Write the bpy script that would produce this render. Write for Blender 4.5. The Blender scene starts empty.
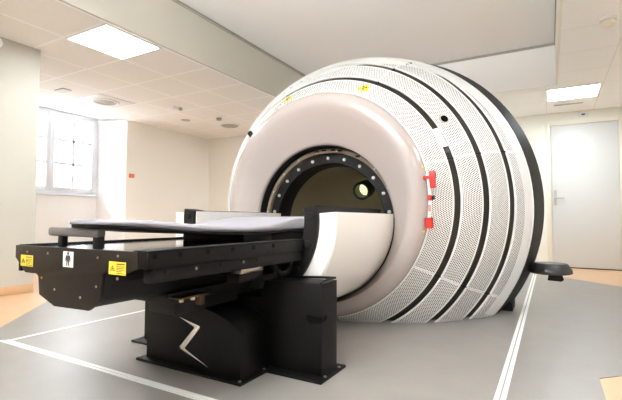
import bpy, bmesh, math, random
from mathutils import Vector, Matrix
random.seed(4)
SC = bpy.context.scene
COL = SC.collection
PI = math.pi

# ------------------------------------------------------------------ materials
def lin(c):
    return tuple(((v / 255) / 12.92 if v <= 10 else ((v / 255 + .055) / 1.055) ** 2.4) for v in c)

def new_mat(name):
    m = bpy.data.materials.new(name); m.use_nodes = True
    nt = m.node_tree
    return m, nt, nt.nodes['Principled BSDF']

def mat(name, rgb, rough=.5, metal=0., spec=.5, emit=0., coat=0., bump=0., bscale=60., vary=0., vscale=4.):
    m, nt, b = new_mat(name)
    c = lin(rgb)
    b.inputs['Base Color'].default_value = (*c, 1)
    b.inputs['Roughness'].default_value = rough
    b.inputs['Metallic'].default_value = metal
    b.inputs['Specular IOR Level'].default_value = spec
    b.inputs['Coat Weight'].default_value = coat
    if emit:
        b.inputs['Emission Color'].default_value = (*c, 1)
        b.inputs['Emission Strength'].default_value = emit
    tc = nt.nodes.new('ShaderNodeTexCoord')
    if bump:
        n = nt.nodes.new('ShaderNodeTexNoise'); n.inputs['Scale'].default_value = bscale
        n.inputs['Detail'].default_value = 4
        nt.links.new(tc.outputs['Object'], n.inputs['Vector'])
        bp = nt.nodes.new('ShaderNodeBump'); bp.inputs['Strength'].default_value = bump
        bp.inputs['Distance'].default_value = .01
        nt.links.new(n.outputs['Fac'], bp.inputs['Height'])
        nt.links.new(bp.outputs['Normal'], b.inputs['Normal'])
    if vary:
        n = nt.nodes.new('ShaderNodeTexNoise'); n.inputs['Scale'].default_value = vscale
        n.inputs['Detail'].default_value = 5
        nt.links.new(tc.outputs['Object'], n.inputs['Vector'])
        r = nt.nodes.new('ShaderNodeValToRGB')
        r.color_ramp.elements[0].position = .3; r.color_ramp.elements[1].position = .7
        r.color_ramp.elements[0].color = (*[x * (1 - vary) for x in c], 1)
        r.color_ramp.elements[1].color = (*[min(1, x * (1 + vary)) for x in c], 1)
        nt.links.new(n.outputs['Fac'], r.inputs['Fac'])
        nt.links.new(r.outputs['Color'], b.inputs['Base Color'])
    return m

def math_node(nt, op, a, b=None, c=None):
    n = nt.nodes.new('ShaderNodeMath'); n.operation = op
    for i, v in enumerate((a, b, c)):
        if v is None: continue
        if isinstance(v, (int, float)): n.inputs[i].default_value = v
        else: nt.links.new(v, n.inputs[i])
    return n.outputs[0]

def perforated(name, rgb, pitch, rad):
    """painted sheet steel punched with a staggered grid of round holes (UV in metres)"""
    m, nt, b = new_mat(name)
    b.inputs['Base Color'].default_value = (*lin(rgb), 1); b.inputs['Roughness'].default_value = .45
    uv = nt.nodes.new('ShaderNodeUVMap'); uv.uv_map = 'UVMap'
    sp = nt.nodes.new('ShaderNodeSeparateXYZ'); nt.links.new(uv.outputs['UV'], sp.inputs[0])
    def dist(ox, oy):
        x = math_node(nt, 'ADD', math_node(nt, 'DIVIDE', sp.outputs['X'], pitch), ox)
        y = math_node(nt, 'ADD', math_node(nt, 'DIVIDE', sp.outputs['Y'], pitch * 1.732), oy)
        fx = math_node(nt, 'SUBTRACT', math_node(nt, 'FRACT', x), .5)
        fy = math_node(nt, 'MULTIPLY', math_node(nt, 'SUBTRACT', math_node(nt, 'FRACT', y), .5), 1.732)
        return math_node(nt, 'SQRT', math_node(nt, 'ADD', math_node(nt, 'MULTIPLY', fx, fx), math_node(nt, 'MULTIPLY', fy, fy)))
    d = math_node(nt, 'MINIMUM', dist(100, 100), dist(100.5, 100.5))
    hole = math_node(nt, 'LESS_THAN', d, rad)
    tr = nt.nodes.new('ShaderNodeBsdfTransparent')
    mx = nt.nodes.new('ShaderNodeMixShader')
    nt.links.new(hole, mx.inputs[0]); nt.links.new(b.outputs[0], mx.inputs[1]); nt.links.new(tr.outputs[0], mx.inputs[2])
    nt.links.new(mx.outputs[0], nt.nodes['Material Output'].inputs[0])
    return m

def tile_mat(name, rgb, line, pitch, ox, oy, lw, px=None):
    """suspended-ceiling tiles with thin bars between them (world metres)"""
    m, nt, b = new_mat(name)
    b.inputs['Roughness'].default_value = .85
    g = nt.nodes.new('ShaderNodeNewGeometry')
    sp = nt.nodes.new('ShaderNodeSeparateXYZ'); nt.links.new(g.outputs['Position'], sp.inputs[0])
    def edge(o, off, p):
        f = math_node(nt, 'FRACT', math_node(nt, 'DIVIDE', math_node(nt, 'SUBTRACT', o, off - 100 * p), p))
        return math_node(nt, 'MULTIPLY', math_node(nt, 'MINIMUM', f, math_node(nt, 'SUBTRACT', 1, f)), p)
    d = math_node(nt, 'MINIMUM', edge(sp.outputs['X'], ox, px or pitch), edge(sp.outputs['Y'], oy, pitch))
    k = math_node(nt, 'LESS_THAN', d, lw)
    n = nt.nodes.new('ShaderNodeTexNoise'); n.inputs['Scale'].default_value = 90; n.inputs['Detail'].default_value = 3
    nt.links.new(g.outputs['Position'], n.inputs['Vector'])
    r = nt.nodes.new('ShaderNodeValToRGB'); c = lin(rgb)
    r.color_ramp.elements[0].color = (*[x * .95 for x in c], 1); r.color_ramp.elements[1].color = (*[min(1, x * 1.04) for x in c], 1)
    nt.links.new(n.outputs['Fac'], r.inputs['Fac'])
    mx = nt.nodes.new('ShaderNodeMix'); mx.data_type = 'RGBA'
    nt.links.new(k, mx.inputs['Factor']); nt.links.new(r.outputs['Color'], mx.inputs[6]); mx.inputs[7].default_value = (*lin(line), 1)
    nt.links.new(mx.outputs[2], b.inputs['Base Color'])
    return m

M = {}
M['wall'] = mat('cream_wall_paint', (240, 238, 226), .8, bump=.05, bscale=200)
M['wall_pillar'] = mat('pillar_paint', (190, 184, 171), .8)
M['wall_far'] = mat('warm_wall_paint', (248, 245, 238), .8, bump=.05, bscale=200)
M['wall_white'] = mat('white_wall_paint', (245, 245, 245), .8)
M['plaster'] = mat('plaster_ceiling', (246, 244, 242), .85)
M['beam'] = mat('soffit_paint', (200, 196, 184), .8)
M['tile'] = tile_mat('ceiling_tile', (243, 240, 236), (255, 255, 255), .6, -3.8, 2.13, .011)
M['tile2'] = tile_mat('ceiling_panel', (250, 251, 249), (236, 234, 226), .6, -.02, 5.95, .005)
M['tan'] = mat('tan_vinyl_floor', (206, 166, 128), .35, vary=.05, vscale=6)
M['grey'] = mat('grey_vinyl_floor', (137, 132, 126), .33, vary=.05, vscale=5, bump=.03, bscale=300)
M['strip'] = mat('white_floor_strip', (235, 234, 230), .4)
M['seam'] = mat('strip_seam', (150, 148, 143), .5)
M['groove'] = mat('shadow_gap_trim', (165, 160, 150), .6)  # groove trim; its grey also draws the shadow line along the recess edge
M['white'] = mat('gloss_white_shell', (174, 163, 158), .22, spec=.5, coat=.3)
M['cream'] = mat('cream_white_shell', (240, 236, 231), .45, spec=.3)
M['panel'] = mat('white_panel_frame', (246, 246, 244), .4)
M['perf'] = perforated('perforated_white_steel', (246, 246, 244), .0135, .34)
M['olive'] = mat('dark_olive_body', (60, 54, 44), .6)
M['inner'] = mat('bore_lining', (150, 138, 112), .5)
M['black'] = mat('black_powder_coat', (9, 7, 6), .5, spec=.22, bump=.05, bscale=400)
M['blackm'] = mat('matt_black_plastic', (14, 13, 13), .55, spec=.35)
M['blackg'] = mat('gloss_black_top', (26, 25, 24), .12)
M['plate'] = mat('dark_anodised_plate', (24, 16, 10), .5, spec=.3, bump=.03, bscale=400)
M['rim'] = mat('dark_grey_rim', (22, 21, 21), .6, spec=.25)
M['saucer'] = mat('satin_dark_grey', (40, 40, 39), .4)
M['steel'] = mat('brushed_steel', (190, 180, 165), .3, metal=1)
M['screw'] = mat('bolt_steel', (225, 222, 215), .35, metal=.4)
M['chrome'] = mat('polished_emblem', (225, 222, 216), .18, metal=1)
M['brass'] = mat('dull_brass', (150, 134, 104), .45, metal=.6)
M['bronze'] = mat('bronze_bracket', (96, 74, 54), .45, metal=.7)
M['beige'] = mat('beige_metal_ring', (150, 136, 118), .4)
M['mattress'] = mat('grey_lilac_mattress', (148, 145, 151), .75, bump=.15, bscale=150)
M['handle'] = mat('grey_handle', (92, 89, 88), .3)
M['yellow'] = mat('yellow_label', (226, 200, 52), .5)
M['labelblack'] = mat('label_ink', (48, 44, 38), .6)
M['labelwhite'] = mat('white_label', (238, 236, 232), .5)
M['red'] = mat('red_plastic', (200, 42, 36), .4)
M['pink'] = mat('faded_red_label', (232, 130, 120), .5)
M['orange'] = mat('orange_red_plastic', (232, 120, 95), .5)
M['lens'] = mat('emissive_green_lens', (196, 212, 150), .15, emit=1.0)  # pale green surface with emission set
M['lamp'] = mat('lit_diffuser', (234, 246, 255), .6, emit=15.)
M['frame'] = mat('white_metal', (240, 240, 238), .45)
M['pvc'] = mat('white_window_frame', (232, 236, 242), .4)
M['door'] = mat('door_leaf_paint', (216, 216, 212), .4)
M['doorframe'] = mat('door_frame_paint', (236, 230, 214), .5)
M['grille'] = mat('grey_grille', (188, 182, 172), .5)
M['dark'] = mat('dark_opening', (4, 4, 4), .8, spec=.1)
gm, gnt, gb = new_mat('clear_glass')
gb.inputs['Base Color'].default_value = (0, 0, 0, 1); gb.inputs['Roughness'].default_value = .02
gt = gnt.nodes.new('ShaderNodeBsdfTransparent'); gx = gnt.nodes.new('ShaderNodeMixShader'); gx.inputs[0].default_value = .12
gnt.links.new(gt.outputs[0], gx.inputs[1]); gnt.links.new(gb.outputs[0], gx.inputs[2])
gnt.links.new(gx.outputs[0], gnt.nodes['Material Output'].inputs[0])
M['glass'] = gm

# ------------------------------------------------------------------ mesh helpers
class MB:
    """collects shapes in world coordinates; build() links them as ONE mesh object"""
    def __init__(s): s.bm = bmesh.new(); s.uv = s.bm.loops.layers.uv.new('UVMap')
    def box(s, a, b, bev=0., slot=0):
        a, b = Vector(a), Vector(b)
        lo = Vector((min(a.x, b.x), min(a.y, b.y), min(a.z, b.z))); hi = Vector((max(a.x, b.x), max(a.y, b.y), max(a.z, b.z)))
        r = bmesh.ops.create_cube(s.bm, size=1, matrix=Matrix.Translation((lo + hi) / 2) @ Matrix.Diagonal((*(hi - lo), 1)))
        if bev:
            es = list({e for v in r['verts'] for e in v.link_edges})
            bmesh.ops.bevel(s.bm, geom=es, offset=bev, segments=2, affect='EDGES', profile=.5)
        return s
    def prism(s, pts, d, bev=0.):
        """closed polygon of 3D points extruded by vector d"""
        d = Vector(d)
        v0 = [s.bm.verts.new(p) for p in pts]; v1 = [s.bm.verts.new(Vector(p) + d) for p in pts]
        n = len(pts)
        fs = [s.bm.faces.new(v0), s.bm.faces.new(v1[::-1])]
        for i in range(n): fs.append(s.bm.faces.new((v0[(i + 1) % n], v0[i], v1[i], v1[(i + 1) % n])))
        bmesh.ops.recalc_face_normals(s.bm, faces=fs)
        if bev:
            es = list({e for f in fs[:2] for e in f.edges})
            bmesh.ops.bevel(s.bm, geom=es, offset=bev, segments=2, affect='EDGES', profile=.5)
        return s
    def lathe(s, prof, origin, axis, n=24, a0=0., a1=2 * PI, ref=None):
        """prof: (distance along axis, radius); closed caps when the radius is 0"""
        ax = Vector(axis).normalized(); o = Vector(origin)
        u = ax.orthogonal().normalized() if ref is None else (Vector(ref) - ax * Vector(ref).dot(ax)).normalized()
        w = ax.cross(u)
        full = abs(a1 - a0 - 2 * PI) < 1e-6
        cnt = n if full else n + 1
        rows = []
        for (t, r) in prof:
            if r < 1e-6: rows.append([s.bm.verts.new(o + ax * t)])
            else: rows.append([s.bm.verts.new(o + ax * t + (u * math.cos(a0 + (a1 - a0) * i / n) + w * math.sin(a0 + (a1 - a0) * i / n)) * r) for i in range(cnt)])
        fs = []
        for A, B in zip(rows, rows[1:]):
            for i in range(n):
                j = (i + 1) % cnt
                if len(A) == 1 and len(B) == 1: continue
                if len(A) == 1: fs.append(s.bm.faces.new((A[0], B[i], B[j])))
                elif len(B) == 1: fs.append(s.bm.faces.new((A[i], A[j], B[0])))
                else: fs.append(s.bm.faces.new((A[i], A[j], B[j], B[i])))
        bmesh.ops.recalc_face_normals(s.bm, faces=fs)
        return s
    def cyl(s, p, q, r, n=16, r2=None):
        p, q = Vector(p), Vector(q); L = (q - p).length
        return s.lathe([(0, 0), (0, r), (L, r if r2 is None else r2), (L, 0)], p, q - p, n)
    def dome_bolt(s, p, d, r, h):
        return s.lathe([(0, r * 1.0), (h * .55, r), (h * .85, r * .75), (h, 0)], p, d, 10)
    def tube(s, pts, r, n=10):
        pts = [Vector(p) for p in pts]
        rows = []
        for i, p in enumerate(pts):
            t = (pts[min(i + 1, len(pts) - 1)] - pts[max(i - 1, 0)]).normalized()
            ref = Vector((0, 0, 1)) if abs(t.z) < .9 else Vector((0, 1, 0))
            u = t.cross(ref).normalized(); w = u.cross(t)
            rows.append([s.bm.verts.new(p + (u * math.cos(2 * PI * k / n) + w * math.sin(2 * PI * k / n)) * r) for k in range(n)])
        fs = [s.bm.faces.new(rows[0][::-1]), s.bm.faces.new(rows[-1])]
        for A, B in zip(rows, rows[1:]):
            for k in range(n): fs.append(s.bm.faces.new((A[k], A[(k + 1) % n], B[(k + 1) % n], B[k])))
        bmesh.ops.recalc_face_normals(s.bm, faces=fs)
        return s
    def ring(s, prof, a0=0., a1=360., n=96, close=False, slots=None):
        """prof: (y, r, zc) rings about the machine axis; closed loop in section when close"""
        full = abs(a1 - a0 - 360) < 1e-6
        cnt = n if full else n + 1
        rows = [[s.bm.verts.new((XC + (q[3] if len(q) > 3 else 0) + q[1] * math.cos(math.radians(a0 + (a1 - a0) * i / n)), q[0], q[2] + q[1] * math.sin(math.radians(a0 + (a1 - a0) * i / n)))) for i in range(cnt)] for q in prof]
        fs = []
        pairs = list(zip(rows, rows[1:])) + ([(rows[-1], rows[0])] if close else [])
        for A, B in pairs:
            for i in range(n):
                j = (i + 1) % cnt
                fs.append(s.bm.faces.new((A[i], A[j], B[j], B[i])))
        if close and not full:
            fs.append(s.bm.faces.new([r[0] for r in rows])); fs.append(s.bm.faces.new([r[-1] for r in rows]))
        bmesh.ops.recalc_face_normals(s.bm, faces=fs)
        return s
    def cut_floor(s, z=.004):
        g = list(s.bm.verts) + list(s.bm.edges) + list(s.bm.faces)
        bmesh.ops.bisect_plane(s.bm, geom=g, plane_co=(0, 0, z), plane_no=(0, 0, -1), clear_outer=True)
        return s
    def build(s, name, material, parent=None, smooth=35, loc=None):
        off = Vector((0, 0, 0)); p = parent
        while p is not None: off += p.location; p = p.parent
        o_loc = Vector((0, 0, 0))
        if parent is None and loc is not None: o_loc = Vector(loc)
        sh = off + o_loc
        for v in s.bm.verts: v.co -= sh
        me = bpy.data.meshes.new(name)
        if smooth:
            s.bm.normal_update()
            for f in s.bm.faces: f.smooth = True
            for e in s.bm.edges:
                if len(e.link_faces) == 2 and e.calc_face_angle(0) > math.radians(smooth): e.smooth = False
        s.bm.to_mesh(me); s.bm.free()
        for m in (material if isinstance(material, (list, tuple)) else [material]): me.materials.append(M[m])
        o = bpy.data.objects.new(name, me); COL.objects.link(o)
        o.parent = parent; o.location = o_loc
        return o

def thing(name, label, cat, loc, group=None):
    o = bpy.data.objects.new(name, None); COL.objects.link(o); o.location = loc
    o.empty_display_size = .1
    o['label'] = label; o['category'] = cat
    if group: o['group'] = group
    return o
def tag(o, label, cat, group=None):
    o['label'] = label; o['category'] = cat
    if group: o['group'] = group
    return o
def struct(o): o['kind'] = 'structure'; return o

# ------------------------------------------------------------------ camera
H = .71
f_px, yaw, pit, rol = 419.32, .51802, .04433, .005556
fw = Vector((-math.sin(yaw) * math.cos(pit), math.cos(yaw) * math.cos(pit), math.sin(pit)))
rt = fw.cross(Vector((0, 0, 1))).normalized(); up = rt.cross(fw)
c_, s_ = math.cos(rol), math.sin(rol)
rt, up = rt * c_ + up * s_, up * c_ - rt * s_
cam = bpy.data.cameras.new('camera'); co = bpy.data.objects.new('camera', cam); COL.objects.link(co)
co.matrix_world = Matrix(((rt.x, up.x, -fw.x, 0), (rt.y, up.y, -fw.y, 0), (rt.z, up.z, -fw.z, H), (0, 0, 0, 1)))
cam.sensor_width = 36; cam.lens = 36 * f_px / 622; cam.clip_start = .05
SC.camera = co

# ------------------------------------------------------------------ room shell
ZC = 2.34; ZU = 2.86
XB, XR, YB, YW, YL = -3.16, .09, 5.806, 7.36, 6.5
XP, YP = -4.30, 2.19
X0, X1, Y0 = -7.4, 2.6, -2.6
struct(MB().box((X0, Y0, -.06), (X1, YW + .15, 0)).build('floor', 'tan'))
poly = [(.18, Y0), (.18, 2.302), (1.9, 4.02), (1.9, 4.31), (-.45, 6.65), (-2.9, 6.45), (-4.2, 5.2), (-4.25, 2.55), (-3.06, 1.37), (-3.06, Y0)]
struct(MB().prism([(x, y, .0005) for x, y in poly], (0, 0, .0025)).build('floor_vinyl', 'grey'))
# white joint strips around the pit cover
m = MB()
for a, b in (((-.205, 1.24), (-.188, 6.2)), ((-.181, 1.24), (-.163, 6.2))): m.box((a[0], a[1], .003), (b[0], b[1], .0055))
struct(m.build('trim_1', 'strip'))
struct(MB().box((-.188, 1.24, .003), (-.181, 6.2, .004)).build('trim_2', 'seam'))
m = MB().box((-2.74, 1.226, .003), (-.205, 1.243, .0055)).box((-2.72, 1.247, .003), (-.205, 1.266, .0055))
struct(m.build('trim_3', 'strip'))
struct(MB().box((-2.71, 1.266, .003), (-2.688, 5.9, .0055)).build('trim_4', 'strip'))

# walls
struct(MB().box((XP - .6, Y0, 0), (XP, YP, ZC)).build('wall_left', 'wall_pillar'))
struct(MB().box((XP, Y0, 0), (XP + .006, YP + .006, .077), .003).build('baseboard_left', 'tan'))
XA, XN = -6.16, -6.75
struct(MB().box((X0, YP - .15, 0), (XP - .6, YP, ZC)).build('wall_alcove', 'wall'))
far = MB().prism([(XA, 4.546, 0), (XA, YL, 0), (X0, YL, 0), (X0, 4.41, 0), (XN, 4.41, 0)], (0, 0, ZC)).build('wall_far_left', ['wall_far', 'wall_white'])
for p in far.data.polygons:
    if p.normal.y < -.5: p.material_index = 1
struct(far)
struct(MB().prism([(XA, YP, 0), (XA, 2.70, 0), (XN, 2.84, 0), (X0, 2.84, 0), (X0, YP, 0)], (0, 0, ZC)).build('wall_window_left', 'wall_white'))
struct(MB().box((X0, 2.84, 0), (XN, 4.41, 1.06)).build('wall_under_window', 'wall_white'))
struct(MB().box((X0, 2.70, 2.40), (XA, 4.546, 2.5)).build('ceiling_window_head', 'wall_white'))
struct(MB().box((X0, YL, 0), (-1.9, YL + .12, ZC)).build('wall_back_left', 'wall_far'))
struct(MB().box((-1.9, YL, 0), (-1.78, YW, ZC)).build('wall_back_return', 'wall_far'))
struct(MB().box((-1.9, YW, 0), (X1, YW + .15, ZC)).build('wall_back_right', 'wall'))
struct(MB().box((X0, Y0 - .12, 0), (X1, Y0, ZC)).build('wall_front', 'wall_white'))
struct(MB().box((X1, Y0, 0), (X1 + .12, YW + .15, ZC)).build('wall_right', 'wall_white'))
# ceilings
struct(MB().box((XP - .6, Y0, ZC), (XB - .02, YP, ZC + .08)).box((XA, YP, ZC), (XB - .02, YL + .1, ZC + .08)).box((X0, YP - .15, ZC), (XA, 2.70, ZC + .08)).box((X0, 4.546, ZC), (XA, YL + .1, ZC + .08)).build('ceiling_left', 'tile'))
struct(MB().box((XR + .02, Y0, ZC), (X1, YB + .02, ZC + .08)).box((XB - .02, YB + .02, ZC), (X1, YW, ZC + .08)).build('ceiling_right', 'tile2'))
struct(MB().box((XB - .02, Y0, ZU), (XR + .02, YB + .02, ZU + .08)).build('ceiling_recess', 'plaster'))
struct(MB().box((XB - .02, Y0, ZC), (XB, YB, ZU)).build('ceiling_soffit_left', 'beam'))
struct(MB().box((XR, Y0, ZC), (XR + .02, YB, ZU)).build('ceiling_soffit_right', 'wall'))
struct(MB().box((XB - .02, YB, ZC), (XR + .02, YB + .02, ZU)).build('ceiling_soffit_back', 'plaster'))
struct(MB().box((XB, Y0, ZU - .016), (XB + .012, YB, ZU - .002)).box((XB, Y0, ZU - .036), (XB + .006, YB, ZU - .028)).build('trim_5', 'groove'))
struct(MB().box((XB, YB - .012, ZU - .03), (XR, YB, ZU - .002)).box((XR - .012, Y0, ZU - .03), (XR, YB, ZU - .002)).build('trim_6', 'groove'))

# window
w = MB()
zb, zt, ya, yb = 1.08, 2.395, 2.86, 4.405
xw = XN - .02
w.box((xw - .05, ya, zb), (xw + .03, ya + .05, zt)).box((xw - .05, yb - .05, zb), (xw + .03, yb, zt))
w.box((xw - .05, ya + .05, zb), (xw + .03, yb - .05, zb + .05)).box((xw - .05, ya + .05, zt - .03), (xw + .03, yb - .05, zt))
win = struct(w.build('window_1', 'pvc'))
ym = 3.62
for (a, b) in ((ya + .05, ym), (ym, yb - .05)):
    s = MB(); z0, z1 = zb + .05, zt - .03
    s.box((xw - .03, a, z0), (xw + .045, a + .06, z1), .004).box((xw - .03, b - .06, z0), (xw + .045, b, z1), .004)
    s.box((xw - .03, a + .06, z0), (xw + .045, b - .06, z0 + .06), .004).box((xw - .03, a + .06, z1 - .05), (xw + .045, b - .06, z1), .004)
    s.box((xw - .01, (a + b) / 2 - .018, z0 + .06), (xw + .03, (a + b) / 2 + .018, z1 - .05))
    for k in (1, 2):
        zz = z0 + .06 + (z1 - z0 - .11) * k / 3
        s.box((xw - .01, a + .06, zz - .018), (xw + .03, b - .06, zz + .018))
    so = s.build('window_sash', 'pvc', win)
    MB().box((xw + .004, a + .05, z0 + .05), (xw + .010, b - .05, z1 - .04)).build('window_pane', 'glass', so)
MB().tube([(xw + .05, ym + .005, 1.62), (xw + .085, ym + .005, 1.62), (xw + .085, ym + .005, 1.52)], .009, 8).build('window_handle', 'pvc', win)
MB().box((XN - .05, ya - .01, 1.055), (XN + .06, yb + .0, 1.085), .008).build('window_sill', 'pvc', win)

# door
dz = 2.145
d = MB().box((-.035, YW - .03, 0), (.025, YW + .01, dz + .05), .004).box((.875, YW - .03, 0), (.935, YW + .01, dz + .05), .004).box((.025, YW - .03, dz), (.875, YW + .01, dz + .05), .004)
door = struct(d.build('door_1', 'doorframe'))
MB().box((.031, YW - .02, .012), (.869, YW + .005, dz - .007), .003).build('door_leaf', 'door', door)
h = MB().box((.055, YW - .028, .93), (.095, YW - .02, 1.16), .004)
MB().box((.031, YW - .019, .001), (.869, YW, .012)).build('door_gap_shade', 'dark', door)  # black strip painting the shade in the gap under the leaf
hp = h.build('handle_plate', 'grille', door)
MB().tube([(.075, YW - .028, 1.04), (.075, YW - .07, 1.04), (.19, YW - .07, 1.04)], .010, 8).build('door_handle', 'grille', door)
struct(MB().box((-1.7, YW - .012, 0), (-.04, YW, .07)).box((.94, YW - .012, 0), (X1, YW, .07)).build('baseboard_back', 'wall'))

# ------------------------------------------------------------------ ceiling and wall fittings
def ceiling_light(x, y, label, z=ZC):
    t = thing('ceiling_light', label, 'ceiling light', (x, y, z), 'square ceiling light panels')
    f = MB(); a = .295
    for p, q in (((-a, -a), (a, -a + .02)), ((-a, a - .02), (a, a)), ((-a, -a + .02), (-a + .02, a - .02)), ((a - .02, -a + .02), (a, a - .02))):
        f.box((x + p[0], y + p[1], z - .012), (x + q[0], y + q[1], z))
    f.build('light_frame', 'frame', t)
    MB().box((x - a + .02, y - a + .02, z - .009), (x + a - .02, y + a - .02, z - .002)).build('diffuser', 'lamp', t)
ceiling_light(-3.50, 2.43, 'lit square ceiling panel beside the beam, over the alcove with the window')
ceiling_light(.275, 6.255, 'lit square ceiling panel in front of the white door')
ceiling_light(-1.525, 6.255, 'added unseen lit ceiling panel behind the machine, near its black rear rim')  # this panel and the next are added, unseen, to brighten the deep end
ceiling_light(-2.9, 6.17, 'added unseen lit ceiling panel behind the machine, nearer the far left wall')
ceiling_light(.9, 3.0, 'added unseen lit ceiling panel right of the machine, above the grey floor')  # this panel and the next are added out of view as extra room light
ceiling_light(.9, .2, 'added unseen lit ceiling panel right of and behind the viewer')

def round_diffuser(x, y, label, plate):
    t = thing('air_diffuser', label, 'air vent', (x, y, ZC), 'round ceiling air diffusers')
    if plate: MB().box((x - .28, y - .28, ZC - .008), (x + .28, y + .28, ZC), .002).build('mounting_plate', 'frame', t)
    MB().lathe([(0, .19), (.016, .185), (.02, .165), (.012, .15)], (x, y, ZC + .002 if not plate else ZC - .006), (0, 0, -1), 32).build('outer_ring', 'frame', t)
    g = MB()
    for r in (.15, .115, .08): g.lathe([(.004, r), (.014, r - .004), (.018, r - .018), (.006, r - .028)], (x, y, ZC - .006), (0, 0, -1), 28)
    g.lathe([(.012, .05), (.018, .045), (.019, 0)], (x, y, ZC - .006), (0, 0, -1), 20)
    g.build('louvre', 'grille', t)
round_diffuser(-5.40, 3.62, 'round ceiling air diffuser on a white plate near the window', True)
round_diffuser(-4.85, 5.62, 'round ceiling air diffuser beside the left edge of the machine', False)

sd = thing('smoke_detector', 'white smoke detector on the right-hand ceiling, nearer the viewer than the lit panel', 'smoke detector', (.434, 4.061, ZC))
MB().lathe([(0, 0), (0, .062), (.022, .062), (.026, .056)], (.434, 4.061, ZC), (0, 0, -1), 24).build('detector_base', 'frame', sd)
MB().lathe([(.026, .046), (.03, .052), (.055, .05), (.066, .036), (.07, 0)], (.434, 4.061, ZC), (0, 0, -1), 24).build('detector_head', 'doorframe', sd)
cb = thing('ceiling_sensor', 'small white box-shaped sensor on the tiled ceiling near the far wall', 'sensor', (-4.79, 4.33, ZC))
MB().box((-4.86, 4.24, ZC - .045), (-4.72, 4.42, ZC), .006).build('sensor_box', 'frame', cb)
MB().lathe([(0, .03), (.02, .026), (.028, 0)], (-4.72, 4.36, ZC - .022), (1, 0, 0), 14).build('sensor_eye', 'grille', cb)
s2 = thing('smoke_detector', 'small white smoke detector on the tiled ceiling left of the machine', 'smoke detector', (-4.63, 5.10, ZC))
MB().lathe([(0, 0), (0, .05), (.014, .05)], (-4.63, 5.10, ZC), (0, 0, -1), 18).build('detector_base', 'frame', s2)
MB().lathe([(.014, .042), (.05, .038), (.06, 0)], (-4.63, 5.10, ZC), (0, 0, -1), 18).build('detector_head', 'grille', s2)
s3 = MB().lathe([(-.003, 0), (-.003, .075), (.008, .07), (.012, .045), (.012, 0)], (-5.25, 4.98, ZC), (0, 0, -1), 22).build('loudspeaker', 'grille', None, loc=(-5.25, 4.98, ZC))
tag(s3, 'small flush round ceiling loudspeaker behind the box-shaped sensor', 'loudspeaker')
v = thing('ceiling_vent', 'dark slotted vent in the tiled ceiling near the pillar corner', 'air vent', (-5.40, 3.03, ZC))
MB().box((-5.5, 2.98, ZC - .01), (-5.3, 3.09, ZC), .002).build('vent_frame', 'grille', v)
m = MB()
for k in range(4): m.box((-5.485, 2.992 + k * .024, ZC - .013), (-5.315, 3.004 + k * .024, ZC - .0095))
m.build('vent_slat', 'frame', v)
gv = thing('ceiling_grille', 'thin grey linear grille between the ceiling light and the door wall', 'air vent', (.25, 6.82, ZC))
MB().box((.07, 6.79, ZC - .008), (.43, 6.86, ZC), .002).build('grille_frame', 'frame', gv)
m = MB()
for k in range(3): m.box((.08, 6.797 + k * .02, ZC - .012), (.42, 6.809 + k * .02, ZC - .0075))
m.build('grille_slat', 'grille', gv)
ds = thing('door_sensor', 'small white sensor with dark window on the wall over the door', 'sensor', (.45, YW, 2.275))
MB().box((.39, YW - .03, 2.245), (.52, YW, 2.305), .012).build('sensor_body', 'frame', ds)
MB().box((.43, YW - .034, 2.265), (.475, YW - .029, 2.285), .004).build('sensor_window', 'dark', ds)
cp = thing('call_point', 'small orange-red call point on the far left wall beside the window niche', 'call point', (XA, 4.64, 1.415))
MB().box((XA - .003, 4.60, 1.385), (XA + .03, 4.69, 1.45), .005).build('call_point_box', 'orange', cp)
MB().box((XA + .029, 4.62, 1.40), (XA + .033, 4.67, 1.435), .002).build('push_plate', 'pink', cp)
ws = MB().lathe([(0, 0), (0, .055), (.025, .055), (.04, .04), (.043, 0)], (XP, 1.80, 2.275), (1, 0, 0), 20).build('wall_detector', 'frame', None, loc=(XP, 1.80, 2.275))
tag(ws, 'round white detector high on the cream pillar wall at the far left', 'detector')

# ------------------------------------------------------------------ the machine
XC, ZM, ZBORE = -1.441, .82, .69
KEY = [(2.615, .798, .82, 0), (2.758, .928, .82, 0), (2.910, 1.080, .82, 0), (3.124, 1.208, .817, .006), (3.303, 1.280, .803, .026), (3.416, 1.309, .800, .03), (3.834, 1.404, .826, 0)]
def prof(t):
    i = max(0, min(len(KEY) - 2, int(math.floor(t)))); u = t - i
    P = lambda k: KEY[max(0, min(len(KEY) - 1, k))]
    p0, p1, p2, p3 = P(i - 1), P(i), P(i + 1), P(i + 2)
    out = []
    for a, b, c, d in zip(p0, p1, p2, p3):   # y, radius, centre height, centre shift
        out.append(.5 * (2 * b + (c - a) * u + (2 * a - 5 * b + 4 * c - d) * u * u + (3 * b - a - 3 * c + d) * u ** 3))
    return tuple(out)
mach = thing('radiosurgery_machine', 'huge white spherical radiosurgery machine with perforated shell panels, round bore and black rear rim', 'medical machine', (XC, 3.2, 0))
def nrm(t):
    a, b = prof(t - .02), prof(t + .02)
    dy, dr = b[0] - a[0], b[1] - a[1]; L = math.hypot(dy, dr)
    return (-dr / L, dy / L)   # outward (y, r)

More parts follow.
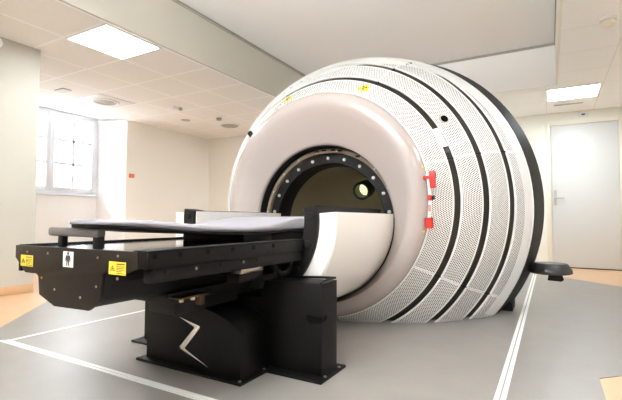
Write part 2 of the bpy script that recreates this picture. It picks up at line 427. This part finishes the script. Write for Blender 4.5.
def panel(t0, t1, a0, a1):
    """one curved perforated sheet with a solid border and folded edges"""
    mb = MB(); bm = mb.bm; uvl = mb.uv
    nt_, bw = 6, .008
    ts = [t0 + (t1 - t0) * k / nt_ for k in range(nt_ + 1)]
    # border rows
    L = [0]
    pts = [prof(t) for t in ts]
    for a, b in zip(pts, pts[1:]): L.append(L[-1] + math.hypot(b[0] - a[0], b[1] - a[1]))
    fb = bw / L[-1]
    ts = [t0, t0 + (t1 - t0) * fb] + ts[1:-1] + [t1 - (t1 - t0) * fb, t1]
    rm = sum(p[1] for p in pts) / len(pts)
    da = math.degrees(bw / rm)
    n = max(6, int((a1 - a0) / 2.5))
    an = [a0, a0 + da] + [a0 + da + (a1 - a0 - 2 * da) * k / n for k in range(1, n)] + [a1 - da, a1]
    def row(t, off):
        y, r, zc, dx = prof(t); ny, nr = nrm(t); y += ny * off; r += nr * off
        return [bm.verts.new((XC + dx + r * math.cos(math.radians(a)), y, zc + r * math.sin(math.radians(a)))) for a in an]
    out = [row(t, 0) for t in ts]; inn0, inn1 = row(t0, -.010), row(t1, -.010)
    S = [0]; pp = [prof(t) for t in ts]
    for a, b in zip(pp, pp[1:]): S.append(S[-1] + math.hypot(b[0] - a[0], b[1] - a[1]))
    fs = []
    for i in range(len(ts) - 1):
        for j in range(len(an) - 1):
            f = bm.faces.new((out[i][j], out[i][j + 1], out[i + 1][j + 1], out[i + 1][j])); fs.append(f)
            edge = i in (0, len(ts) - 2) or j in (0, len(an) - 2)
            f.material_index = 1 if edge else 0
            for lp, (ii, jj) in zip(f.loops, ((i, j), (i, j + 1), (i + 1, j + 1), (i + 1, j))):
                lp[uvl].uv = (math.radians(an[jj]) * rm + 20, S[ii] + 20)
    for o_, q_ in ((out[0], inn0), (out[-1], inn1)):
        for j in range(len(an) - 1):
            f = bm.faces.new((o_[j], o_[j + 1], q_[j + 1], q_[j])); f.material_index = 1; fs.append(f)
    bmesh.ops.recalc_face_normals(bm, faces=fs)
    mb.cut_floor()
    if not bm.faces: bm.free(); return None
    return mb.build('perforated_panel', ['perf', 'panel'], mach, 40)

SEAMS = [-78.4, -30.5, 17.4, 65.2, 113, 161, 209, 256]
BANDS = [(.03, .93), (1.18, 1.935), (2.185, 2.95), (3.24, 4.78)]
for (t0, t1) in BANDS:
    for a0, a1 in zip(SEAMS, SEAMS[1:]): panel(t0, t1, a0 + .04, a1 - .04)
# seam brackets bridging the dark gaps
for (t0, t1) in ((.93, 1.18), (1.935, 2.185), (2.95, 3.24)):
    for a in (-30.5, 17.4, 65.2, 113):
        mb = MB(); q = []
        for t in (t0 - .02, t1 + .02):
            y, r, zc, dx = prof(t); ny, nr = nrm(t)
            for s in (-.25, .25):
                for off in (-.004, -.018):
                    rr = r + nr * off; ang = math.radians(a + s)
                    q.append((XC + dx + rr * math.cos(ang), y + ny * off, zc + rr * math.sin(ang)))
        vs = [mb.bm.verts.new(p) for p in q]
        bmesh.ops.convex_hull(mb.bm, input=vs)
        mb.build('seam_bracket', 'blackm', mach)
# dark body under the panels
pr = [prof(t / 4) for t in range(0, 21)]
MB().ring([(y + .03, r - .045, zc, dx) for (y, r, zc, dx) in pr] , n=120).cut_floor().build('inner_shell', 'olive', mach)
# plain white ring and black rear rim
def band(name, m_, t0, t1, inset=0, n=140, steps=6, extra=()):
    P = [prof(t0 + (t1 - t0) * k / steps) for k in range(steps + 1)]
    rows = [(P[0][0] + .01, P[0][1] - .05, P[0][2], P[0][3])] + [(y, r - inset, zc, dx) for y, r, zc, dx in P] + list(extra)
    return MB().ring(rows, n=n).cut_floor().build(name, m_, mach, 30)
band('plain_ring', 'panel', 4.86, 5.06)
band('rear_rim', 'rim', 5.11, 5.97, extra=[(3.86, 1.402, .826), (3.875, 1.387, .826), (3.88, 1.34, .826)])
MB().lathe([(0, 1.36), (.02, 1.30), (.10, 1.15), (.14, .8), (.15, 0)], (XC, 3.86, ZM), (0, 1, 0), 96).cut_floor().build('rear_cover', 'rim', mach)
# front shroud: eccentric loft from outer lip to bore
out = [(2.72, .788, .818), (2.65, .797, .818), (2.612, .793, .817), (2.584, .777, .816), (2.566, .748, .815), (2.560, .712, .814), (2.560, .688, .811), (2.578, .66, .787),
       (2.651, .566, .698), (2.657, .560, .692), (2.663, .555, .69), (2.685, .554, .69)]
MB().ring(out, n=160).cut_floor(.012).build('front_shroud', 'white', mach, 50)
MB().ring([(2.684, .5545, .69), (2.70, .556, .69), (2.78, .556, .688), (2.78, .53, .688)], n=128).build('bore_lip', 'blackm', mach)
br = MB().ring([(2.775, .552, .684), (2.765, .552, .684), (2.758, .543, .684), (2.758, .522, .68), (2.80, .522, .68)], n=128).build('outer_bore_ring', 'beige', mach)
for k in range(21):
    a = math.radians(k * 18 + 9)
    p = (XC + .536 * math.cos(a), 2.759, .68 + .536 * math.sin(a))
    if a > PI * 1.02: continue
    MB().dome_bolt(p, (0, -1, 0), .007, .008).build('ring_bolt', 'screw', br)
for a in (62, 78, 84, 92, 99):
    a = math.radians(a); p = Vector((XC + .54 * math.cos(a), 2.755, .68 + .54 * math.sin(a)))
    MB().box(p - Vector((.016, .008, .006)), p + Vector((.016, .004, .006)), .002).build('ring_clip', 'blackm', br)
ir = MB().ring([(2.82, .523, .676), (2.79, .523, .676), (2.782, .518, .676), (2.782, .452, .676), (2.79, .446, .676), (2.95, .44, .676)], n=128).build('bore_flange', 'blackm', mach)
# bolts measured on the photographed flange
for k in range(16):
    a = 9.9 + k * 15.95
    if a > 172: break
    a = math.radians(a)
    MB().dome_bolt((XC + .486 * math.cos(a), 2.782, .676 + .486 * math.sin(a)), (0, -1, 0), .0125, .014).build('flange_bolt', 'screw', ir)
# dark cavity of the bore
cav = [(2.94, .442), (3.05, .452), (3.18, .455), (3.32, .44), (3.45, .39), (3.55, .30), (3.60, .18), (3.62, 0.0)]
MB().lathe([(y - 2.94, r) for y, r in cav], (XC, 2.94, .676), (0, 1, 0), 96).build('bore_cavity', 'inner', mach)
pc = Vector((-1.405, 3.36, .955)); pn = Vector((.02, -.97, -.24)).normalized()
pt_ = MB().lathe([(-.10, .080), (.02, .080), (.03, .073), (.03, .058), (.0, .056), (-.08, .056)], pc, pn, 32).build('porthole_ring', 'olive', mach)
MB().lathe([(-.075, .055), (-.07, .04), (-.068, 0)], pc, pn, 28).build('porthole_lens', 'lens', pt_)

# half-pipe shroud around the couch
def half_pipe(prof_, a0, a1, name, m_, n=72, parent=mach):
    return MB().ring([(y, r, .70, -.010) for y, r in prof_], a0, a1, n, close=True).build(name, m_, parent, 40)
cs = half_pipe([(1.825, .461), (1.825, .542), (1.835, .551), (2.67, .556), (2.67, .461)], 175.5, 364.5, 'couch_shroud', 'cream')
for a0, a1, ye in ((172.5, 222, 2.72), (322, 368.5, 2.72)): half_pipe([(1.83, .371), (1.83, .380), (ye, .380), (ye, .371)], a0, a1, 'shroud_lining', 'cream')
half_pipe([(1.90, .381), (1.90, .460), (2.70, .460), (2.70, .381)], 173, 369.4, 'shroud_core', 'blackm')
er = half_pipe([(1.812, .380), (1.806, .386), (1.806, .454), (1.812, .460), (1.905, .460), (1.905, .380)], 171.8, 369.4, 'end_ring', 'blackm')
for a in (3, -16, -36, 177, 196, 216):
    aa = math.radians(a)
    MB().lathe([(0, 0), (0, .02), (.006, .02), (.009, .017), (.009, 0)], (XC - .010 + .42 * math.cos(aa), 1.807, .70 + .42 * math.sin(aa)), (0, -1, 0), 18).build('end_ring_bolt', 'rim', er)

# sensor port, tabs, warning signs and red latch on the shell
def shell_pt(t, a, off=0.):
    y, r, zc, dx = prof(t); ny, nr = nrm(t); aa = math.radians(a); r += nr * off
    return Vector((XC + dx + r * math.cos(aa), y + ny * off, zc + r * math.sin(aa))), Vector((nr * math.cos(aa), ny, nr * math.sin(aa)))
p, nv = shell_pt(1.52, 33.4)
sp = MB().lathe([(-.01, .036), (.006, .036), (.008, .03), (.008, .03), (.006, .026)], p, nv, 24).build('sensor_port', 'grille', mach)
MB().lathe([(.004, .029), (.0045, .02), (.005, 0)], p, nv, 20).build('sensor_lens', 'dark', sp)
def quad_on_shell(t0, t1, a0, a1, off, th, name, m_, parent=mach):
    mb = MB(); q = []
    for t in (t0, t1):
        for a in (a0, a1):
            for o in (off, off + th): q.append(shell_pt(t, a, o)[0])
    bmesh.ops.convex_hull(mb.bm, input=[mb.bm.verts.new(x) for x in q])
    return mb.build(name, m_, parent)
quad_on_shell(.90, 1.12, 22.6, 31, .001, .006, 'white_cover_tab', 'panel')
quad_on_shell(.96, 1.15, 20.0, 22.9, -.006, .006, 'grey_gap_cover', 'olive')

def trefoil(t, a):
    p, nv = shell_pt(t, a, .002)
    tang = Vector((-math.sin(math.radians(a)), 0, math.cos(math.radians(a))))
    upv = nv.cross(tang).normalized()
    if upv.y < 0: upv = -upv
    rt_ = upv.cross(nv).normalized()
    R = .045
    mb = MB(); mb.prism([p + (rt_ * math.cos(x) + upv * math.sin(x) * 1.35) * R for x in (math.radians(90 + d + e) for d in (0, 120, 240) for e in (-7, 7))], nv * .002)
    o = mb.build('radiation_warning_sign', 'yellow', mach)
    mk = MB()
    for d in (30, 150, 270):
        c = [(math.cos(math.radians(d + e)), math.sin(math.radians(d + e))) for e in (-28, -10, 10, 28)]
        ptsx = [p + nv * .002 + (rt_ * x + upv * y * 1.35) * .019 for x, y in c] + [p + nv * .002 + (rt_ * x + upv * y * 1.35) * .0065 for x, y in c[::-1]]
        mk.prism(ptsx, nv * .0008)
    mk.lathe([(.002, .004), (.003, .004), (.003, 0)], p, nv, 10)
    mk.build('trefoil_symbol', 'labelblack', o)
trefoil(.58, 67.6); trefoil(.58, 110.5)

def on_lip(a, y=2.60, r=.80): 
    aa = math.radians(a); return Vector((XC + r * math.cos(aa), y, ZM + r * math.sin(aa)))
m = MB()
p = on_lip(9.5, 2.60, .825)
m.box(p + Vector((-.014, -.02, -.055)), p + Vector((.022, .012, .05)), .004)
m.box(p + Vector((-.05, -.025, .0)), p + Vector((-.014, -.005, .02)), .003)
rl = m.build('red_latch', 'red', mach)
MB().tube([on_lip(a, 2.585, .805) for a in (12, 8, 4, 0, -4, -8, -11)], .009, 8).build('latch_rod', 'frame', rl)
p = on_lip(1.5, 2.58, .806); MB().box(p + Vector((-.012, -.012, -.017)), p + Vector((.01, .01, .017)), .003).build('latch_block', 'red', rl)
p = on_lip(1.5, 2.59, .824); MB().box(p + Vector((-.008, -.01, -.012)), p + Vector((.008, .01, .014)), .002).build('latch_catch', 'blackm', rl)
p = on_lip(-3, 2.575, .806); MB().box(p + Vector((-.006, -.006, -.02)), p + Vector((.006, .004, .02)), .002).build('latch_label', 'pink', rl)
p = on_lip(-9.5, 2.585, .808); MB().cyl(p + Vector((.004, 0, -.032)), p + Vector((0, 0, .032)), .024, 16).build('latch_knob', 'red', rl)
MB().dome_bolt(on_lip(-13.5, 2.575, .79), (.5, -.8, 0), .007, .006).build('latch_screw', 'yellow', rl)
MB().dome_bolt(on_lip(15.5, 2.575, .79), (.5, -.8, 0), .007, .006).build('latch_screw', 'yellow', rl)
p = on_lip(138, 2.64, .81)
MB().cyl(p, p + Vector((-.03, 0, .03)), .02, 14).build('side_knob', 'blackm', mach)

# saucer-shaped rotating housing behind the rim and the rim's floor foot
sx, sy = -.005, 3.72
sa = MB().lathe([(.300, 0), (.300, .125), (.303, .140), (.310, .148), (.326, .147), (.350, .135), (.374, .120), (.380, .112), (.382, 0)], (sx, sy, 0), (0, 0, 1), 40).build('saucer_housing', 'saucer', mach)
MB().prism([(sx - .012, sy - .05, .302), (sx + .075, sy - .05, .302), (sx + .088, sy - .05, .262), (sx + .07, sy - .05, .248), (sx - .02, sy - .05, .252)], (0, .09, 0), .004).build('saucer_foot', 'blackm', sa)
MB().box((sx - .2, sy - .03, .32), (sx - .08, sy + .05, .36), .006).build('saucer_bracket', 'rim', sa)
MB().prism([(-.62, 3.60, .004), (-.262, 3.60, .004), (-.262, 3.60, .06), (-.30, 3.60, .095), (-.62, 3.60, .095)], (0, .28, 0), .004).build('rim_foot', 'blackm', mach)

# ------------------------------------------------------------------ treatment couch
XT = -1.462
couch = thing('treatment_couch', 'black motorised treatment couch with grey mattress on a floor pedestal before the machine', 'treatment couch', (XT, 1.5, 0.004))
# pedestal
arch = [(-1.165, .014), (-1.165, .215), (-1.20, .240), (-1.245, .262), (-1.30, .281), (-1.36, .295), (-1.43, .304), (-1.50, .307), (-1.57, .302), (-1.63, .290), (-1.68, .272), (-1.72, .248), (-1.762, .214), (-1.762, .014)]
fb = MB().prism([(x, 1.44, z) for x, z in arch], (0, .215, 0), .005).build('pedestal_box', 'black', couch)
U = [(-2.048, .014), (-.885, .014), (-.885, .42), (-1.20, .412), (-1.22, .33), (-1.70, .33), (-1.72, .412), (-2.048, .42)]
rb = MB().prism([(x, 1.656, z) for x, z in U], (0, .152, 0), .004).build('pedestal_column', 'black', couch)
# notch and curled flange on the column
m = MB()
hs = [(-.965, .262), (-.955, .245), (-.93, .240), (-.90, .243), (-.885, .249), (-.885, .272), (-.93, .272), (-.945, .276), (-.96, .276)]
m.prism([(x, 1.6545, z) for x, z in hs], (0, .002, 0))
m.prism([(-.8845, 1.656, .249), (-.8845, 1.69, .252), (-.8845, 1.705, .262), (-.8845, 1.70, .275), (-.8845, 1.656, .272)], (.001, 0, 0))
m.build('cable_notch', 'dark', rb)
MB().tube([(-.892, 1.656, .42), (-.892, 1.69, .428), (-.892, 1.74, .432), (-.892, 1.80, .430), (-.905, 1.808, .428), (-1.0, 1.808, .424), (-1.15, 1.808, .416)], .006, 8).build('column_flange', 'black', rb)
bp = MB().box((-1.80, 1.41, .004 - .001), (-1.14, 1.66, .016), .003).build('base_plate', 'black', couch)
for x, y in ((-1.785, 1.425), (-1.155, 1.425), (-1.155, 1.60), (-1.785, 1.56)):
    MB().cyl((x, y, .016), (x, y, .021), .007, 10).build('anchor_bolt', 'steel', bp)
bp2 = MB().box((-2.085, 1.598, .003), (-.857, 1.85, .015), .003).build('base_plate', 'black', couch)
for x, y in ((-.87, 1.66), (-.87, 1.80), (-2.068, 1.65), (-2.068, 1.8)):
    MB().cyl((x, y, .015), (x, y, .020), .007, 10).build('anchor_bolt', 'steel', bp2)
# lightning-shaped emblem
Y_ = 1.4395
E_ = [(-1.540, .2455), (-1.402, .217), (-1.396, .210), (-1.400, .204), (-1.492, .103), (-1.485, .099), (-1.330, .036), (-1.515, .094), (-1.524, .102), (-1.522, .109), (-1.432, .204), (-1.436, .209)]
me_ = MB(); 
me_.prism([(x, Y_ - .006, z) for x, z in E_], (0, .007, 0), .0015)
me_.build('lightning_emblem', 'chrome', fb)

# beam
PL = [(-1.822, .600), (-1.104, .604), (-1.098, .555), (-1.125, .545), (-1.155, .535), (-1.262, .533), (-1.275, .525), (-1.282, .435), (-1.346, .398), (-1.545, .392), (-1.645, .425), (-1.655, .490), (-1.668, .499), (-1.748, .499), (-1.822, .553)]
ep = MB().prism([(x, .861, z) for x, z in PL], (0, .014, 0), .002).build('end_plate', 'plate', couch)
for (x, z) in ((-1.735, .577), (-1.735, .545), (-1.595, .578), (-1.30, .577), (-1.196, .587), (-1.196, .516), (-1.63, .487), (-1.545, .452), (-1.39, .438), (-1.304, .482)):
    MB().dome_bolt((x, .862, z), (0, -1, 0), .0048, .004).build('plate_screw', 'brass', ep)
def flat(x0, x1, z0, z1, y, name, m_, parent, th=.0012):
    return MB().box((x0, y - th, z0), (x1, y, z1)).build(name, m_, parent)
def caution(x0, x1, z0, z1):
    l = flat(x0, x1, z0, z1, .8615, 'warning_label', 'yellow', ep)
    w_, h_ = x1 - x0, z1 - z0
    k = MB(); y = .8605 - .0005
    def bar(a, b, c, d_): k.box((x0 + a * w_, y - .0006, z0 + c * h_), (x0 + b * w_, y + .0004, z0 + d_ * h_))
    bar(.46, .94, .80, .87)
    for i in range(4): bar(.46, (.94, .88, .92, .80)[i], .62 - i * .12, .655 - i * .12)
    bar(.46, .94, .10, .14)
    tri = [(.08, .28), (.38, .28), (.23, .72)]; tin = [(.125, .31), (.335, .31), (.23, .64)]
    for i in range(3):
        a, b = tri[i], tri[(i + 1) % 3]; c, d_ = tin[(i + 1) % 3], tin[i]
        k.prism([(x0 + q[0] * w_, y - .0006, z0 + q[1] * h_) for q in (a, b, c, d_)], (0, .001, 0))
    bar(.215, .245, .36, .50)
    k.build('label_print', 'labelblack', l)
caution(-1.779, -1.693, .523, .565)
caution(-1.240, -1.156, .528, .569)
pl = flat(-1.497, -1.436, .536, .590, .8615, 'patient_label', 'labelwhite', ep)
k = MB(); cx, y = -1.4665, .8595
k.lathe([(0, .0058), (.001, .0058), (.001, 0)], (cx, .8605, .5835), (0, -1, 0), 14)
for sgn in (-1, 1):
    body = [(0, .577), (.011, .577), (.0135, .573), (.0155, .556), (.012, .555), (.0095, .566), (.008, .559), (.0085, .540), (.0035, .540), (.0015, .557), (0, .557)]
    k.prism([(cx + sgn * a, y, z) for a, z in body], (0, .001, 0))
k.build('person_pictogram', 'labelblack', pl)

cb_ = MB().box((-1.80, .87, .575), (-1.125, 1.79, .594))          # tray top
tb = cb_.build('beam_top', 'blackg', couch)
MB().box((-1.815, .87, .50), (-1.795, 1.79, .603), .002).build('side_rail', 'black', couch)
sr = MB().box((-1.125, .864, .553), (-1.060, 1.79, .608), .002).prism([(-1.125, .864, .603), (-1.060, .864, .603), (-1.060, .864, .608), (-1.125, .864, .608)], (0, .92, 0)).build('side_rail', 'black', couch)
MB().box((-1.11, .89, .505), (-1.069, 1.79, .5525), .002).build('lower_rail', 'black', sr)
for yy in (.89, .993, 1.122, 1.257, 1.388, 1.527):
    MB().cyl((-1.0605, yy, .590), (-1.0585, yy, .590), .0092, 12).build('rail_bolt', 'dark', sr)
for yy in (.944, 1.20, 1.42):
    MB().cyl((-1.0665, yy, .537), (-1.0625, yy, .537), .006, 10).build('rail_bolt', 'blackm', sr)
for yy in (1.07, 1.328):
    MB().cyl((-1.0665, yy, .536), (-1.0625, yy, .536), .0055, 10).build('rail_bolt', 'steel', sr)
lb = [(-1.70, .575), (-1.22, .575), (-1.22, .50), (-1.29, .44), (-1.35, .405), (-1.54, .40), (-1.64, .43), (-1.65, .50), (-1.70, .505)]
MB().prism([(x, .87, z) for x, z in lb], (0, 1.25, 0), .003).build('beam_housing', 'black', couch)
# carriage between beam and pedestal
MB().box((-1.56, 1.18, .365), (-1.33, 1.72, .405), .004).box((-1.52, 1.25, .305), (-1.36, 1.75, .366), .004).build('carriage', 'blackm', couch)
m = MB().box((-1.31, 1.17, .392), (-1.245, 1.33, .399), .002).box((-1.31, 1.315, .345), (-1.28, 1.34, .393), .002)
m.build('carriage_bracket', 'bronze', couch)
for yy in (1.19, 1.25): MB().cyl((-1.26, yy, .380), (-1.26, yy, .392), .009, 10).build('bracket_bolt', 'steel', couch)
m = MB().box((-1.21, 1.42, .470), (-1.15, 1.58, .492), .003)
m.build('linear_guide', 'steel', couch)
MB().box((-1.24, 1.43, .43), (-1.17, 1.60, .466), .004).build('motor_mount', 'blackm', couch)
# cable chain: ribbed curve
m = MB(); path = []
for i in range(14):
    u = i / 13
    path.append(Vector((-1.13, 1.60 + .19 * u, .520 - .085 * math.sin(PI * (u * .75 + .02)) + .01 * u)))
for i, (a, b) in enumerate(zip(path, path[1:])):
    m.tube([a, a.lerp(b, .82)], .014, 8)
m.build('cable_chain', 'rim', couch)
# tabletop slider, board and mattress
MB().box((-1.66, 1.57, .594), (-1.26, 1.80, .632), .004).box((-1.62, 1.80, .56), (-1.30, 2.5, .632), .004).build('tabletop_slider', 'black', couch)
LO = [(.902, .02, .686, .701), (.915, .095, .685, .702), (.955, .165, .682, .702), (1.02, .212, .676, .701), (1.11, .243, .667, .693), (1.22, .257, .657, .684), (1.40, .262, .649, .674), (1.56, .262, .645, .670), (1.70, .262, .646, .677), (1.80, .262, .648, .690), (1.90, .262, .651, .707), (2.0, .262, .653, .716), (2.2, .262, .656, .722), (2.55, .262, .656, .722)]
def loft(rows, rad):
    mb = MB(); R = []
    for (y, w_, z0, z1) in rows:
        e = min(rad, (z1 - z0) / 2.01, w_ * .9)
        ring_ = []
        for (cxx, czz, a) in ((w_ - e, z1 - e, 0), (-w_ + e, z1 - e, 90), (-w_ + e, z0 + e, 180), (w_ - e, z0 + e, 270)):
            for d_ in (0, 45, 90):
                t = math.radians(a + d_); ring_.append(mb.bm.verts.new((XT + cxx + e * math.cos(t), y, czz + e * math.sin(t))))
        R.append(ring_)
    fs = [mb.bm.faces.new(R[0]), mb.bm.faces.new(R[-1])]
    for A, B in zip(R, R[1:]):
        for i in range(len(A)): fs.append(mb.bm.faces.new((A[i], A[(i + 1) % len(A)], B[(i + 1) % len(B)], B[i])))
    bmesh.ops.recalc_face_normals(mb.bm, faces=fs)
    return mb
loft(LO, .012).build('mattress', 'mattress', couch, 60)
loft([(y + .006, max(.015, w_ - .004), z0 - .012, z0 - .0005) for (y, w_, z0, z1) in LO], .006).build('tabletop_board', 'black', couch, 60)
# grab handle
gh = MB().box((-1.722, .925, .637), (-1.405, .962, .671), .010).build('grab_handle', 'handle', couch)
MB().box((-1.443, .932, .594), (-1.408, .960, .645), .006).build('handle_post', 'blackm', gh)
MB().box((-1.664, .932, .594), (-1.636, .960, .640), .006).build('handle_post', 'blackm', gh)

# ------------------------------------------------------------------ light
wd = bpy.data.worlds.new('sky'); SC.world = wd; wd.use_nodes = True
bg = wd.node_tree.nodes['Background']
bg.inputs[0].default_value = (.93, .97, 1, 1); bg.inputs[1].default_value = 2.2
def area(name, loc, aim, sx_, sy_, power, spread, colour):
    l = bpy.data.lights.new(name, 'AREA'); l.shape = 'RECTANGLE'; l.size = sx_; l.size_y = sy_; l.energy = power; l.color = colour; l.spread = math.radians(spread)
    o = bpy.data.objects.new(name, l); COL.objects.link(o); o.location = loc
    o.rotation_euler = (Vector(aim) - Vector(loc)).to_track_quat('-Z', 'Y').to_euler()
area('added_ceiling_fill', (-1.2, -1.2, 1.9), (-1.2, -1.2 + math.cos(math.radians(46)), 1.9 + math.sin(math.radians(46))), 1.6,   .8,   122, 86, (.90, .96, 1))  # added fill light behind the camera, lifts the dark ceiling and soffits
area('daylight', (-8.9, 2.6, 4.6), (-6.3, 3.6, 1.4), 2.5, 2.0, 900, 120, (.9, .95, 1))
SC.view_settings.view_transform = 'Standard'; SC.view_settings.look = 'None'
SC.view_settings.gamma = 1; SC.view_settings.exposure = 1.06; SC.view_settings.use_curve_mapping = False
SC.cycles.max_bounces = 10; SC.cycles.diffuse_bounces = 6; SC.cycles.transparent_max_bounces = 16
SC.cycles.use_denoising = True
